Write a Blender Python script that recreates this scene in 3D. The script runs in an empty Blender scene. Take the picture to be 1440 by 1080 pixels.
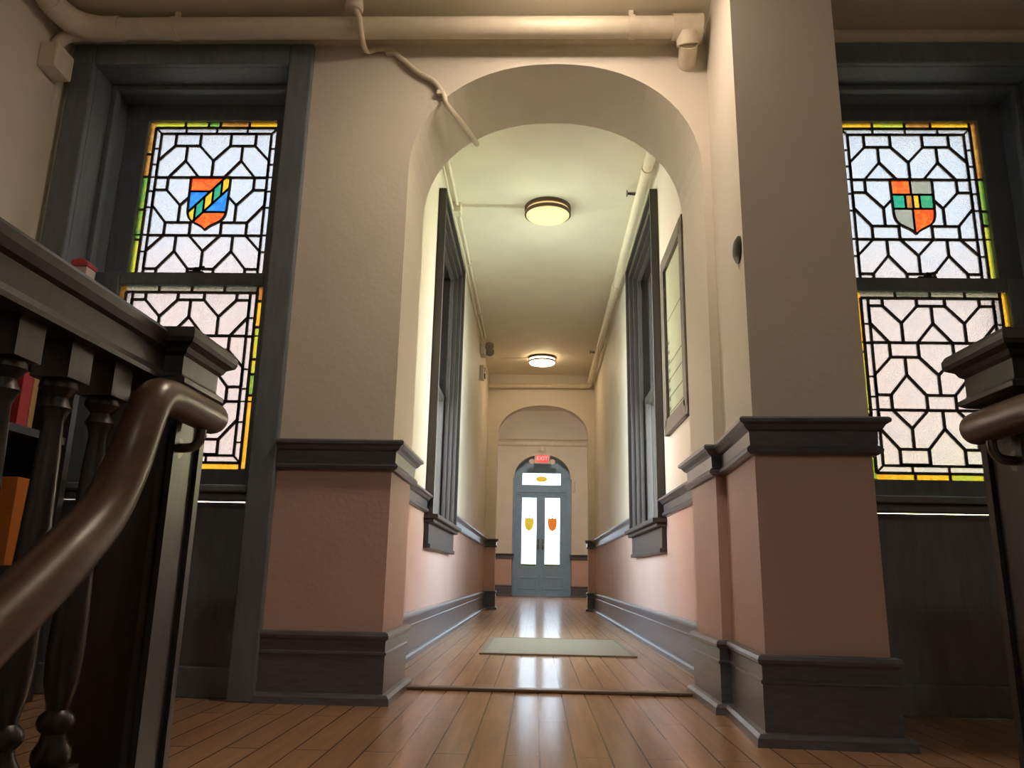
import bpy, bmesh, math, random
from mathutils import Vector, Matrix
from mathutils.geometry import tessellate_polygon
random.seed(7)
SC = bpy.context.scene
COL = SC.collection
PI = math.pi

# ------------------------------------------------------------------ materials
def new_mat(name):
    m = bpy.data.materials.new(name); m.use_nodes = True
    nt = m.node_tree
    for n in list(nt.nodes): nt.nodes.remove(n)
    out = nt.nodes.new('ShaderNodeOutputMaterial')
    return m, nt, out
def N(nt, t, **kw):
    n = nt.nodes.new(t)
    for k, v in kw.items():
        if k in n.inputs: n.inputs[k].default_value = v
        else: setattr(n, k, v)
    return n
def srgb(r, g, b):
    f = lambda c: ((c/255+.055)/1.055)**2.4 if c/255 > .04045 else c/255/12.92
    return (f(r), f(g), f(b), 1)
def ramp(nt, stops, fac):
    r = nt.nodes.new('ShaderNodeValToRGB')
    e = r.color_ramp.elements
    while len(e) < len(stops): e.new(.5)
    for x, (p, c) in zip(e, stops): x.position = p; x.color = c
    nt.links.new(fac, r.inputs[0]); return r
def simple(name, col, rough=.5, metal=0., noise=.12, scale=30., bump=0., bscale=120., coat=0., stretch=(1,1,1), spec=.5):
    m, nt, out = new_mat(name)
    b = N(nt, 'ShaderNodeBsdfPrincipled', Roughness=rough, Metallic=metal)
    b.inputs['Coat Weight'].default_value = coat; b.inputs['Coat Roughness'].default_value = .29
    b.inputs['Specular IOR Level'].default_value = spec
    tc = N(nt, 'ShaderNodeTexCoord'); mp = N(nt, 'ShaderNodeMapping'); mp.inputs['Scale'].default_value = stretch
    nt.links.new(tc.outputs['Object'], mp.inputs['Vector'])
    no = N(nt, 'ShaderNodeTexNoise', Scale=scale, Detail=5.)
    nt.links.new(mp.outputs[0], no.inputs['Vector'])
    k = lambda s: tuple(min(1, c*s) for c in col[:3])+(1,)
    r = ramp(nt, [(.3, k(1-noise)), (.7, k(1+noise))], no.outputs['Fac'])
    nt.links.new(r.outputs[0], b.inputs['Base Color'])
    if bump:
        n2 = N(nt, 'ShaderNodeTexNoise', Scale=bscale, Detail=3.)
        nt.links.new(mp.outputs[0], n2.inputs['Vector'])
        bp = N(nt, 'ShaderNodeBump', Strength=bump, Distance=.004)
        nt.links.new(n2.outputs['Fac'], bp.inputs['Height']); nt.links.new(bp.outputs[0], b.inputs['Normal'])
    nt.links.new(b.outputs[0], out.inputs[0])
    return m
def wall_paint():
    m, nt, out = new_mat('two_tone_wall_paint')
    b = N(nt, 'ShaderNodeBsdfPrincipled', Roughness=.55)
    b.inputs['Specular IOR Level'].default_value = .3
    g = N(nt, 'ShaderNodeNewGeometry'); sx = N(nt, 'ShaderNodeSeparateXYZ')
    nt.links.new(g.outputs['Position'], sx.inputs[0])
    gt = N(nt, 'ShaderNodeMath', operation='GREATER_THAN'); gt.inputs[1].default_value = .81
    nt.links.new(sx.outputs['Z'], gt.inputs[0])
    no = N(nt, 'ShaderNodeTexNoise', Scale=3., Detail=4.); nt.links.new(g.outputs['Position'], no.inputs['Vector'])
    up = ramp(nt, [(.3, srgb(213,206,194)), (.7, srgb(220,213,201))], no.outputs['Fac'])
    lo = ramp(nt, [(.3, srgb(192,163,153)), (.7, srgb(200,171,161))], no.outputs['Fac'])
    mx = N(nt, 'ShaderNodeMix', data_type='RGBA')
    nt.links.new(gt.outputs[0], mx.inputs[0]); nt.links.new(lo.outputs[0], mx.inputs[6]); nt.links.new(up.outputs[0], mx.inputs[7])
    nt.links.new(mx.outputs[2], b.inputs['Base Color'])
    n2 = N(nt, 'ShaderNodeTexNoise', Scale=55., Detail=4.); nt.links.new(g.outputs['Position'], n2.inputs['Vector'])
    bp = N(nt, 'ShaderNodeBump', Strength=.25, Distance=.004)
    nt.links.new(n2.outputs['Fac'], bp.inputs['Height']); nt.links.new(bp.outputs[0], b.inputs['Normal'])
    nt.links.new(b.outputs[0], out.inputs[0]); return m
def floor_mat():
    m, nt, out = new_mat('plank_floor')
    b = N(nt, 'ShaderNodeBsdfPrincipled', Roughness=.6); b.inputs['Specular IOR Level'].default_value = .2
    gl = N(nt, 'ShaderNodeBsdfGlossy')
    g = N(nt, 'ShaderNodeNewGeometry')
    sx = N(nt, 'ShaderNodeSeparateXYZ'); nt.links.new(g.outputs['Position'], sx.inputs[0])
    cx = N(nt, 'ShaderNodeCombineXYZ'); nt.links.new(sx.outputs['Y'], cx.inputs['X']); ad = N(nt, 'ShaderNodeMath', operation='ADD'); ad.inputs[1].default_value = .07; nt.links.new(sx.outputs['X'], ad.inputs[0]); nt.links.new(ad.outputs[0], cx.inputs['Y'])
    br = N(nt, 'ShaderNodeTexBrick', Scale=1.)
    br.offset = .37; br.inputs['Brick Width'].default_value = 1.25; br.inputs['Row Height'].default_value = .085
    br.inputs['Mortar Size'].default_value = .0022; br.inputs['Mortar Smooth'].default_value = .2; br.inputs['Bias'].default_value = 0
    br.inputs['Color1'].default_value = srgb(172,131,96); br.inputs['Color2'].default_value = srgb(184,143,106); br.inputs['Mortar'].default_value = srgb(86,58,40)
    nt.links.new(cx.outputs[0], br.inputs['Vector'])
    mp = N(nt, 'ShaderNodeMapping'); mp.inputs['Scale'].default_value = (40, 2.5, 1); nt.links.new(g.outputs['Position'], mp.inputs['Vector'])
    no = N(nt, 'ShaderNodeTexNoise', Scale=1., Detail=6.); nt.links.new(mp.outputs[0], no.inputs['Vector'])
    r = ramp(nt, [(.3, (.82,.82,.82,1)), (.7, (1.1,1.1,1.1,1))], no.outputs['Fac'])
    mx = N(nt, 'ShaderNodeMix', data_type='RGBA', blend_type='MULTIPLY'); mx.inputs[0].default_value = 1
    nt.links.new(br.outputs['Color'], mx.inputs[6]); nt.links.new(r.outputs[0], mx.inputs[7])
    nt.links.new(mx.outputs[2], b.inputs['Base Color'])
    n2 = N(nt, 'ShaderNodeTexNoise', Scale=5., Detail=3.); nt.links.new(g.outputs['Position'], n2.inputs['Vector'])
    rr = N(nt, 'ShaderNodeMapRange'); rr.inputs[3].default_value = .12; rr.inputs[4].default_value = .2
    nt.links.new(n2.outputs['Fac'], rr.inputs[0]); nt.links.new(rr.outputs[0], gl.inputs['Roughness'])
    inv = N(nt, 'ShaderNodeMath', operation='SUBTRACT'); inv.inputs[0].default_value = 1
    nt.links.new(br.outputs['Fac'], inv.inputs[1])
    fr = N(nt, 'ShaderNodeFresnel', IOR=1.5); mn = N(nt, 'ShaderNodeMath', operation='MINIMUM'); mn.inputs[1].default_value = .36
    nt.links.new(fr.outputs[0], mn.inputs[0])
    ms = N(nt, 'ShaderNodeMixShader'); nt.links.new(mn.outputs[0], ms.inputs[0]); nt.links.new(b.outputs[0], ms.inputs[1]); nt.links.new(gl.outputs[0], ms.inputs[2])
    nt.links.new(ms.outputs[0], out.inputs[0]); return m
def brick_mat():
    m, nt, out = new_mat('pale_pink_brick')
    b = N(nt, 'ShaderNodeBsdfPrincipled', Roughness=.8)
    g = N(nt, 'ShaderNodeNewGeometry'); sx = N(nt, 'ShaderNodeSeparateXYZ'); nt.links.new(g.outputs['Position'], sx.inputs[0])
    cx = N(nt, 'ShaderNodeCombineXYZ'); nt.links.new(sx.outputs['X'], cx.inputs['X']); nt.links.new(sx.outputs['Z'], cx.inputs['Y'])
    br = N(nt, 'ShaderNodeTexBrick', Scale=1.)
    br.inputs['Brick Width'].default_value = .21; br.inputs['Row Height'].default_value = .075; br.inputs['Mortar Size'].default_value = .008
    br.inputs['Color1'].default_value = srgb(244,206,192); br.inputs['Color2'].default_value = srgb(240,196,180); br.inputs['Mortar'].default_value = srgb(225,210,198)
    nt.links.new(cx.outputs[0], br.inputs['Vector']); nt.links.new(br.outputs['Color'], b.inputs['Base Color'])
    nt.links.new(b.outputs[0], out.inputs[0]); return m
def glass_obscure(name, c1, c2, amount, rough=.3, wscale=14., thr=.5):
    # textured leaded glass: part diffusing, part see-through
    m, nt, out = new_mat(name)
    g = N(nt, 'ShaderNodeNewGeometry')
    no = N(nt, 'ShaderNodeTexNoise', Scale=wscale, Detail=4., Distortion=1.2); nt.links.new(g.outputs['Position'], no.inputs['Vector'])
    k = lambda c: tuple(x*amount for x in c[:3])+(1,)
    r = ramp(nt, [(thr-.14, k(c1)), (thr+.14, k(c2))], no.outputs['Fac'])
    n2 = N(nt, 'ShaderNodeTexVoronoi', Scale=170.); nt.links.new(g.outputs['Position'], n2.inputs['Vector'])
    bp = N(nt, 'ShaderNodeBump', Strength=.8, Distance=.003); nt.links.new(n2.outputs['Distance'], bp.inputs['Height'])
    tr = N(nt, 'ShaderNodeBsdfTranslucent'); rf = N(nt, 'ShaderNodeBsdfRefraction', Roughness=rough, IOR=1.18)
    gl = N(nt, 'ShaderNodeBsdfGlossy', Roughness=.15)
    gl.inputs['Color'].default_value = (.6,.6,.6,1)
    for x in (tr, rf): nt.links.new(r.outputs[0], x.inputs['Color'])
    nt.links.new(bp.outputs[0], rf.inputs['Normal'])
    m1 = N(nt, 'ShaderNodeMixShader'); m1.inputs[0].default_value = .4
    nt.links.new(tr.outputs[0], m1.inputs[1]); nt.links.new(rf.outputs[0], m1.inputs[2])
    m2 = N(nt, 'ShaderNodeMixShader'); m2.inputs[0].default_value = .05
    nt.links.new(m1.outputs[0], m2.inputs[1]); nt.links.new(gl.outputs[0], m2.inputs[2])
    nt.links.new(m2.outputs[0], out.inputs[0]); return m
def glass_clear(name, tint=(.92,.95,.93,1), ior=1.45):
    m, nt, out = new_mat(name)
    t = N(nt, 'ShaderNodeBsdfTransparent'); t.inputs[0].default_value = tint
    g = N(nt, 'ShaderNodeBsdfGlossy', Roughness=.03)
    fr = N(nt, 'ShaderNodeFresnel', IOR=ior)
    mx = N(nt, 'ShaderNodeMixShader'); nt.links.new(fr.outputs[0], mx.inputs[0])
    nt.links.new(t.outputs[0], mx.inputs[1]); nt.links.new(g.outputs[0], mx.inputs[2])
    nt.links.new(mx.outputs[0], out.inputs[0]); return m
def emit(name, col, s, base=(.5,.45,.35,1)):
    m, nt, out = new_mat(name)
    b = N(nt, 'ShaderNodeBsdfPrincipled', Roughness=.4); b.inputs['Base Color'].default_value = base
    b.inputs['Emission Color'].default_value = col; b.inputs['Emission Strength'].default_value = s
    nt.links.new(b.outputs[0], out.inputs[0]); return m

PAINT = wall_paint()
CEIL = simple('ceiling_paint', srgb(226,219,200), .6, noise=.04, scale=4, bump=.15, bscale=40, spec=.3)
PIPE = simple('cream_pipe_paint', srgb(218,208,188), .4, noise=.05, scale=20)
WOOD = simple('dark_varnished_wood', srgb(58,52,50), .5, noise=.1, scale=9, stretch=(9,9,1.2), bump=.08, bscale=20, coat=.1)
WOODH = simple('dark_varnished_wood_along', srgb(88,91,100), .285, noise=.22, scale=9, stretch=(2,2,9), bump=.08, bscale=20, coat=.4)
WINWOOD = simple('flare_lifted_black_green_wood', srgb(106,115,124), .4, noise=.15, scale=8, stretch=(6,6,1), coat=.1)  # dark window paint lifted towards grey-blue, lens flare painted into the base colour
RAILWOOD = simple('brown_handrail_wood', srgb(78,53,37), .36, noise=.3, scale=7, stretch=(9,1.2,9), coat=.5)
NEWEL = simple('dark_newel_wood', srgb(44,43,44), .38, noise=.3, scale=8, stretch=(9,9,1.3), coat=.25)
FLOOR = floor_mat()
STAIRW = simple('stair_tread_wood', srgb(110,76,50), .35, noise=.25, scale=6, stretch=(2,9,9))
BRICK = brick_mat()
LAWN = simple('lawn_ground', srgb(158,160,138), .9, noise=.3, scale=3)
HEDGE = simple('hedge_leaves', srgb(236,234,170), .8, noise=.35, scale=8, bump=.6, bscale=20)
LEAD = simple('lead_came', srgb(76,66,60), .55, metal=.1, noise=.2, scale=60)
BRONZE = simple('bronze_ring', srgb(92,74,58), .38, metal=.75, noise=.1, scale=40)
STEEL = simple('dull_steel', srgb(120,118,112), .35, metal=.9, noise=.1, scale=40)
WHITEP = simple('off_white_plastic', srgb(214,206,192), .45, noise=.03)
GREYP = simple('grey_plastic', srgb(150,142,128), .4, noise=.05)
MATM = simple('beige_mat_weave', srgb(150,141,120), .95, noise=.14, scale=220, bump=.6, bscale=500)
MATE = simple('mat_edge_binding', srgb(128,116,98), .9, noise=.1, scale=100)
FRAMEW = simple('grey_brown_frame_wood', srgb(92,84,74), .45, noise=.3, scale=12, stretch=(6,6,1.5))
PAPER = simple('pale_green_paper', srgb(196,198,170), .7, noise=.05, scale=6)
INK = simple('faded_ink', srgb(120,118,96), .8, noise=.1)
DOORP = simple('haze_blued_door_paint', srgb(142,176,208), .4, noise=.08, scale=10)  # door paint lightened and blued: lens haze put into the colour
DKGREEN = simple('dark_green_metal', srgb(46,52,44), .45, metal=.3, noise=.1)
BOOKR = simple('red_book_cloth', srgb(178,48,58), .55, noise=.1, scale=60)
BOOKT = simple('tan_book_cloth', srgb(176,140,84), .6, noise=.1, scale=60)
BOOKO = simple('orange_brown_book_cloth', srgb(196,116,44), .6, noise=.1, scale=60)
PAGES = simple('book_pages', srgb(214,202,176), .8, noise=.08, scale=200, stretch=(1,1,.05))
CARTR = simple('carton_red', srgb(190,70,80), .6, noise=.06)
CARTW = simple('carton_white', srgb(210,195,190), .6, noise=.04)
DARKM = simple('black_metal', srgb(30,29,28), .4, metal=.4, noise=.1)
THR = simple('threshold_strip_wood', srgb(96,74,56), .4, noise=.2, scale=10, stretch=(1,9,9))
A_ = .071
GCLEAR = glass_obscure('clear_rolled_glass', (.93,.95,1,1), (1,.97,.98,1), A_, .28, 9)
GAMBER = glass_obscure('amber_glass', (1,.50,.03,1), (1,.68,.06,1), A_*1.275, .4, 30)
GYG = glass_obscure('yellow_green_glass', (.78,.72,.05,1), (.55,.72,.10,1), A_*1.190, .4, 22)
GGREEN = glass_obscure('green_glass', (.18,.55,.09,1), (.45,.65,.10,1), A_*1.020, .4, 22)
GBROWN = glass_obscure('brown_amber_glass', (.62,.26,.06,1), (.90,.50,.10,1), A_*0.935, .4, 25)
GPALE = glass_obscure('pale_grey_green_glass', (.62,.68,.55,1), (.72,.76,.66,1), A_*.7, .4, 12)
GRED = glass_obscure('red_orange_glass', (.95,.07,.02,1), (1,.17,.03,1), A_*1.800, .4, 30)
GBLUE = glass_obscure('blue_glass', (.02,.16,.75,1), (.04,.30,.80,1), A_*1.690, .4, 20)
GTEAL = glass_obscure('teal_glass', (.03,.45,.28,1), (.10,.56,.26,1), A_*1.1, .4, 20)
GGREY = glass_obscure('grey_olive_glass', (.50,.50,.36,1), (.60,.56,.44,1), A_*0.960, .4, 25)
GDOOR = glass_clear('door_glass', (.43,.48,.52,1))
GWIN = glass_clear('window_glass')
GPIC = glass_clear('picture_glass', (.95,.97,.95,1))
_n = GPIC.node_tree
for _l in list(_n.links):
    if _l.to_socket == [x for x in _n.nodes if x.type == 'MIX_SHADER'][0].inputs[0]: _n.links.remove(_l)
[x for x in _n.nodes if x.type == 'MIX_SHADER'][0].inputs[0].default_value = .07
def tinted(name, c):
    m, nt, out = new_mat(name)
    t = N(nt, 'ShaderNodeBsdfTransparent'); t.inputs[0].default_value = c
    tl = N(nt, 'ShaderNodeBsdfTranslucent'); tl.inputs[0].default_value = c
    mx = N(nt, 'ShaderNodeMixShader'); mx.inputs[0].default_value = .4
    nt.links.new(t.outputs[0], mx.inputs[1]); nt.links.new(tl.outputs[0], mx.inputs[2])
    nt.links.new(mx.outputs[0], out.inputs[0]); return m
DYEL = tinted('door_yellow_glass', (.6,.44,.12,1)); DRED = tinted('door_red_glass', (.6,.26,.09,1)); DGRN = tinted('door_green_yellow_glass', (.16,.17,.03,1))
DIFF1 = emit('warm_diffuser', (1,.62,.26,1), .62)
DIFF2 = emit('bright_warm_diffuser', (1,.74,.42,1), 26.)
DIFF3 = emit('hall_warm_diffuser', (1,.80,.60,1), 45.)
SIGNR = emit('exit_sign_red_face', (1,.06,.05,1), .85, (.3,.05,.05,1))
SIGNL = emit('exit_sign_letters', (1,.5,.45,1), .8, (.5,.3,.3,1))

# ------------------------------------------------------------------ mesh helpers
def wloc(p):
    v = Vector((0,0,0))
    while p is not None: v += p.location; p = p.parent
    return v
class MB:
    def __init__(s): s.bm = bmesh.new(); s.mi = 0
    def face(s, vs):
        try: f = s.bm.faces.new(vs)
        except ValueError: return None
        f.material_index = s.mi; return f
    def box(s, x0, x1, y0, y1, z0, z1, M=None):
        c = [Vector((x, y, z)) for z in (z0, z1) for y in (y0, y1) for x in (x0, x1)]
        if M: c = [M @ v for v in c]
        v = [s.bm.verts.new(p) for p in c]
        for q in ((0,2,3,1),(4,5,7,6),(0,1,5,4),(2,6,7,3),(0,4,6,2),(1,3,7,5)): s.face([v[i] for i in q])
        return s
    def bar(s, a, b, w, d, up=Vector((0,1,0))):        # box along a-b, width w in plane, depth d along up
        a, b = Vector(a), Vector(b); t = (b-a)
        if t.length < 1e-5: return s
        t.normalize(); n = t.cross(up).normalized()*w/2; u = up.normalized()*d/2
        v = [s.bm.verts.new(p+i*n+j*u) for p in (a, b) for j in (-1, 1) for i in (-1, 1)]
        for q in ((0,2,3,1),(4,5,7,6),(0,1,5,4),(2,6,7,3),(0,4,6,2),(1,3,7,5)): s.face([v[i] for i in q])
        return s
    def prism(s, pts, a, b, axis='y'):                 # polygon extruded along an axis; pts in the other two axes
        mk = {'y': lambda p, t: (p[0], t, p[1]), 'x': lambda p, t: (t, p[0], p[1]), 'z': lambda p, t: (p[0], p[1], t)}[axis]
        va = [s.bm.verts.new(mk(p, a)) for p in pts]; vb = [s.bm.verts.new(mk(p, b)) for p in pts]
        tri = tessellate_polygon([[Vector((p[0], p[1], 0)) for p in pts]])
        for t in tri: s.face([va[i] for i in t]); s.face([vb[i] for i in reversed(t)])
        n = len(pts)
        for i in range(n): s.face([va[i], va[(i+1) % n], vb[(i+1) % n], vb[i]])
        return s
    def tube(s, path, r, seg=14, cap=True, flat=None):
        P = [Vector(p) for p in path]; rings = []
        up = None
        for i, p in enumerate(P):
            t = (P[min(i+1, len(P)-1)]-P[max(i-1, 0)]).normalized()
            if up is None:
                up = Vector((0,0,1)) if abs(t.z) < .9 else Vector((1,0,0))
            n = t.cross(up).normalized(); up = n.cross(t).normalized()
            rr = r[i] if isinstance(r, (list, tuple)) else r
            fl = flat or 1
            rings.append([s.bm.verts.new(p+rr*(math.cos(a)*n+math.sin(a)*up*fl)) for a in (2*PI*k/seg for k in range(seg))])
        for a, b in zip(rings, rings[1:]):
            for k in range(seg): s.face([a[k], a[(k+1) % seg], b[(k+1) % seg], b[k]])
        if cap: s.face(list(reversed(rings[0]))); s.face(rings[-1])
        return s
    def lathe(s, prof, c, axis='z', seg=40, sq=False):  # prof: (r, h)
        c = Vector(c); rings = []
        for r, h in prof:
            ring = []
            for k in range(seg):
                a = 2*PI*k/seg+(PI/4 if sq else 0); u, w = r*math.cos(a), r*math.sin(a)
                o = {'z': (u, w, h), 'y': (u, h, w), 'x': (h, u, w)}[axis]
                ring.append(s.bm.verts.new(c+Vector(o)))
            rings.append(ring)
        for a, b in zip(rings, rings[1:]):
            for k in range(seg): s.face([a[k], a[(k+1) % seg], b[(k+1) % seg], b[k]])
        s.face(list(reversed(rings[0]))); s.face(rings[-1]); return s
    def sweep(s, prof, path, closed=False):            # prof (d, z): d to the right of the path
        P = [Vector(p) for p in path]; n = len(P); rings = []
        for i in range(n):
            def nrm(a, b):
                d = (b-a).normalized(); return Vector((d.y, -d.x))
            ns = []
            if i > 0 or closed: ns.append(nrm(P[i-1], P[i]))
            if i < n-1 or closed: ns.append(nrm(P[i], P[(i+1) % n]))
            m = sum(ns, Vector((0,0))).normalized(); k = 1/max(.2, m.dot(ns[0]))
            rings.append([s.bm.verts.new((P[i].x+m.x*k*d, P[i].y+m.y*k*d, z)) for d, z in prof])
        q = len(prof)
        for i in range(n if closed else n-1):
            a, b = rings[i], rings[(i+1) % n]
            for k in range(q): s.face([a[k], a[(k+1) % q], b[(k+1) % q], b[k]])
        if not closed: s.face(rings[0]); s.face(list(reversed(rings[-1])))
        return s
    def build(s, name, mat, parent=None, loc=None, smooth=False, bevel=0., angle=40):
        bmesh.ops.recalc_face_normals(s.bm, faces=s.bm.faces)
        off = Vector(loc) if loc else Vector((0,0,0))
        if parent is None and loc is None and len(s.bm.verts):
            zs = [v.co for v in s.bm.verts]
            off = Vector(((min(v.x for v in zs)+max(v.x for v in zs))/2, (min(v.y for v in zs)+max(v.y for v in zs))/2, min(v.z for v in zs)))
        base = off if parent is None else wloc(parent)+off*0
        for v in s.bm.verts: v.co -= base
        me = bpy.data.meshes.new(name); s.bm.to_mesh(me); s.bm.free()
        for m in (mat if isinstance(mat, (list, tuple)) else [mat]): me.materials.append(m)
        o = bpy.data.objects.new(name, me); COL.objects.link(o)
        if parent is None: o.location = base
        else: o.parent = parent
        if smooth:
            for p in me.polygons: p.use_smooth = True
            try: me.set_sharp_from_angle(angle=math.radians(angle))
            except Exception: pass
        if bevel:
            b = o.modifiers.new('edge', 'BEVEL'); b.width = bevel; b.segments = 2; b.limit_method = 'ANGLE'; b.angle_limit = math.radians(40)
        return o
def tag(o, label, cat, group=None, kind=None):
    o['label'] = label; o['category'] = cat
    if group: o['group'] = group
    if kind: o['kind'] = kind
    return o
def thing(name, loc, label, cat, group=None, kind=None):
    o = bpy.data.objects.new(name, None); COL.objects.link(o); o.location = loc; o.empty_display_size = .1
    return tag(o, label, cat, group, kind)
def dup(o, parent=None):
    c = o.copy(); COL.objects.link(c)
    if parent is not None: c.parent = parent
    for ch in list(o.children): dup(ch, c)
    return c
def B(*a): return MB().box(*a)
def catmull(pts, k=8):
    P = [Vector(p) for p in pts]; out = []
    for i in range(len(P)-1):
        p0, p1, p2, p3 = P[max(i-1,0)], P[i], P[i+1], P[min(i+2,len(P)-1)]
        for j in range(k):
            t = j/k
            out.append(.5*((2*p1)+(p2-p0)*t+(2*p0-5*p1+4*p2-p3)*t*t+(3*p1-p0-3*p2+p3)*t**3))
    out.append(P[-1]); return out
def arch(x0, x1, zs, zt, n=28, e=2.15):                 # points from left spring up over to right spring
    c, a, b = (x0+x1)/2, (x1-x0)/2, zt-zs; pts = []
    for i in range(n+1):
        t = PI-PI*i/n; ct, st = math.cos(t), math.sin(t)
        pts.append((c+a*math.copysign(abs(ct)**(2/e), ct), zs+b*abs(st)**(2/e)))
    return pts

# ------------------------------------------------------------------ dimensions
YF, YB = 2.73, 3.15            # front wall
HC = 2.56                      # hall ceiling
CL, CR, CZ = -.655, .755, 3.05 # corridor
YE, YE2 = 10.2, 10.36           # corridor end wall
YD, YD2 = 17.0, 17.45          # lobby end wall
OL, OR = -.51, .62             # near arch opening
FL, FR, BR, BL = (.622,2.24), (.946,2.222), (.977,2.729), (.653,2.729)   # pillar plan

# ------------------------------------------------------------------ shell
def struct(o, label, cat): return tag(o, label, cat, None, 'structure')
m = MB(); a = arch(OL, OR, 1.93, 2.405)
pts = [(-2.2,0),(-1.82,0),(-1.82,2.41),(-.99,2.41),(-.99,0),(OL,0)]+a+[(OR,0),(1.12,0),(1.12,2.41),(1.95,2.41),(1.95,0),(2.3,0),(2.3,3.2),(-2.2,3.2)]
m.prism(pts, YF, YB, 'y')
struct(m.build('wall_front', PAINT), 'beige plaster wall with wide near archway between two leaded windows', 'wall')
struct(B(-2.15,-1.92,-2.6,YF,-2.2,HC+.1).build('wall_left', PAINT), 'shaded beige wall at the far left behind the balustrade', 'wall')
struct(B(2.06,2.3,-2.6,YF,-2.2,HC+.1).build('wall_right', PAINT), 'wall at the right beyond the right stair newel', 'wall')
struct(B(-2.15,2.3,-2.8,-2.6,-2.2,HC+.1).build('wall_back', PAINT), 'wall closing the stairwell behind the viewer', 'wall')
struct(B(-2.15,2.3,-2.8,YF,HC,HC+.12).build('ceiling', CEIL), 'low beige ceiling of the stair hall above the pipe', 'ceiling')
m = MB(); m.prism([(-1.92,-2.6),(-.75,-2.6),(-.75,1.62),(.96,1.62),(.96,-2.6),(2.06,-2.6),(2.06,YB-.04),(-1.92,YB-.04)], -.22, 0, 'z')
struct(m.build('floor', FLOOR), 'brown plank floor of the stair hall in the foreground', 'floor')
struct(B(-1.0,1.1,YB-.04,YE2,-.22,0).build('floor_corridor', FLOOR), 'glossy plank floor running down the corridor', 'floor')
struct(B(-1.75,1.95,YE2,YD2+.6,-.22,0).build('floor_lobby', FLOOR), 'shiny plank floor in front of the far double doors', 'floor')
m = MB(); zt = 0
for i in range(7):
    y1 = 1.62-.28*i; z = -.175*(i+1)
    m.box(-.75,.96,y1-.28-.02,y1,z-.04,z); m.box(-.75,.96,y1-.0,y1+.02,z,z+.175-.0)
m.box(-.75,.96,-2.6,1.62-.28*7,-1.4-.1,-1.4); m.box(-.75,.96,1.62-.28*7,1.62-.28*7+.02,-1.4,-1.225)
m.box(-.79,-.75,-2.6,1.62,-2.2,-.22); m.box(.96,1.0,-2.6,1.62,-2.2,-.22)
struct(m.build('stair_flight', STAIRW), 'flight of wooden steps descending toward the viewer', 'stairs')
# corridor walls with one window hole each
WY0, WY1, WZ0, WZ1 = 4.72, 5.94, .76, 2.76
for nm, x0, x1, lab in (('wall_corridor_left', CL-.3, CL, 'left wall of the corridor with a dark framed window'), ('wall_corridor_right', CR, CR+.3, 'right wall of the corridor with a dark framed window and a picture')):
    m = MB()
    m.box(x0,x1,YB,WY0,0,CZ+.1); m.box(x0,x1,WY1,YE,0,CZ+.1); m.box(x0,x1,WY0,WY1,0,WZ0); m.box(x0,x1,WY0,WY1,WZ1,CZ+.1)
    struct(m.build(nm, PAINT), lab, 'wall')
struct(B(CL-.3,CR+.3,YB,YE,CZ,CZ+.15).build('ceiling_corridor', CEIL), 'pale ceiling of the corridor carrying two round lamps', 'ceiling')
m = MB(); pts = [(-1.75,0),(-.52,0)]+arch(-.52,.67,2.22,2.63)+[(.67,0),(1.95,0),(1.95,4.05),(-1.75,4.05)]
m.prism(pts, YE, YE2, 'y'); struct(m.build('wall_corridor_end', PAINT), 'end wall of the corridor with the second, farther archway', 'wall')
struct(B(-1.95,-1.75,YE2,YD2,0,4.05).build('wall_lobby_left', PAINT), 'left side wall of the far entrance lobby', 'wall')
struct(B(1.95,2.15,YE2,YD2,0,4.05).build('wall_lobby_right', PAINT), 'right side wall of the far entrance lobby', 'wall')
struct(B(-1.95,2.15,YE2,YD2,3.98,4.13).build('ceiling_lobby', CEIL), 'high ceiling of the far entrance lobby', 'ceiling')
m = MB(); DX0, DX1 = -.51, .76
pts = [(-1.75,0),(DX0,0)]+arch(DX0,DX1,2.45,3.0)+[(DX1,0),(1.95,0),(1.95,4.0),(-1.75,4.0)]
m.prism(pts, YD, YD2, 'y'); struct(m.build('wall_entrance', PAINT), 'far cream wall with arched opening around the entrance doors', 'wall')
m = MB(); m.prism([FL,FR,BR,BL], 0, HC, 'z')
struct(m.build('pillar', PAINT), 'square beige pillar standing before the right leaded window', 'pillar')

BASE = [(0,.228),(.014,.228),(.022,.224),(.026,.215),(.024,.206),(.014,.198),(.014,.166),(.019,.162),(.019,.156),(.014,.152),(.014,.034),(.03,.032),(.038,.022),(.040,0),(0,0)]
DADO = [(0,.873),(.040,.873),(.046,.867),(.045,.858),(.034,.852),(.026,.840),(.016,.834),(.014,.795),(.020,.791),(.026,.783),(.024,.775),(.012,.768),(0,.768)]
left_full = [(-.915,YF),(OL,YF),(OL,YB),(CL,YB),(CL,YE),(-.52,YE),(-.52,YE2)]
right_full = [(.67,YE2),(.67,YE),(CR,YE),(CR,YB),(OR,YB),(OR,YF),BL,FL,FR,BR]
struct(MB().sweep(BASE, left_full).build('baseboard_left', WOODH), 'tall dark baseboard along the left pier and left corridor wall', 'baseboard')
struct(MB().sweep(BASE, right_full).build('baseboard_right', WOODH), 'tall dark baseboard along the right pillar and right corridor wall', 'baseboard')
m = MB(); m.sweep(DADO, [(-.915,YF),(OL,YF),(OL,YB),(CL,YB),(CL,WY0-.105)]); m.sweep(DADO, [(CL,WY1+.105),(CL,YE),(-.52,YE),(-.52,YE2)])
struct(m.build('trim_1', WOODH), 'dark dado rail on the left pier and left corridor wall', 'dado rail')
m = MB(); m.sweep(DADO, [(.67,YE2),(.67,YE),(CR,YE),(CR,WY1+.105)]); m.sweep(DADO, [(CR,WY0-.105),(CR,YB),(OR,YB),(OR,YF),BL,FL,FR,BR])
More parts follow.
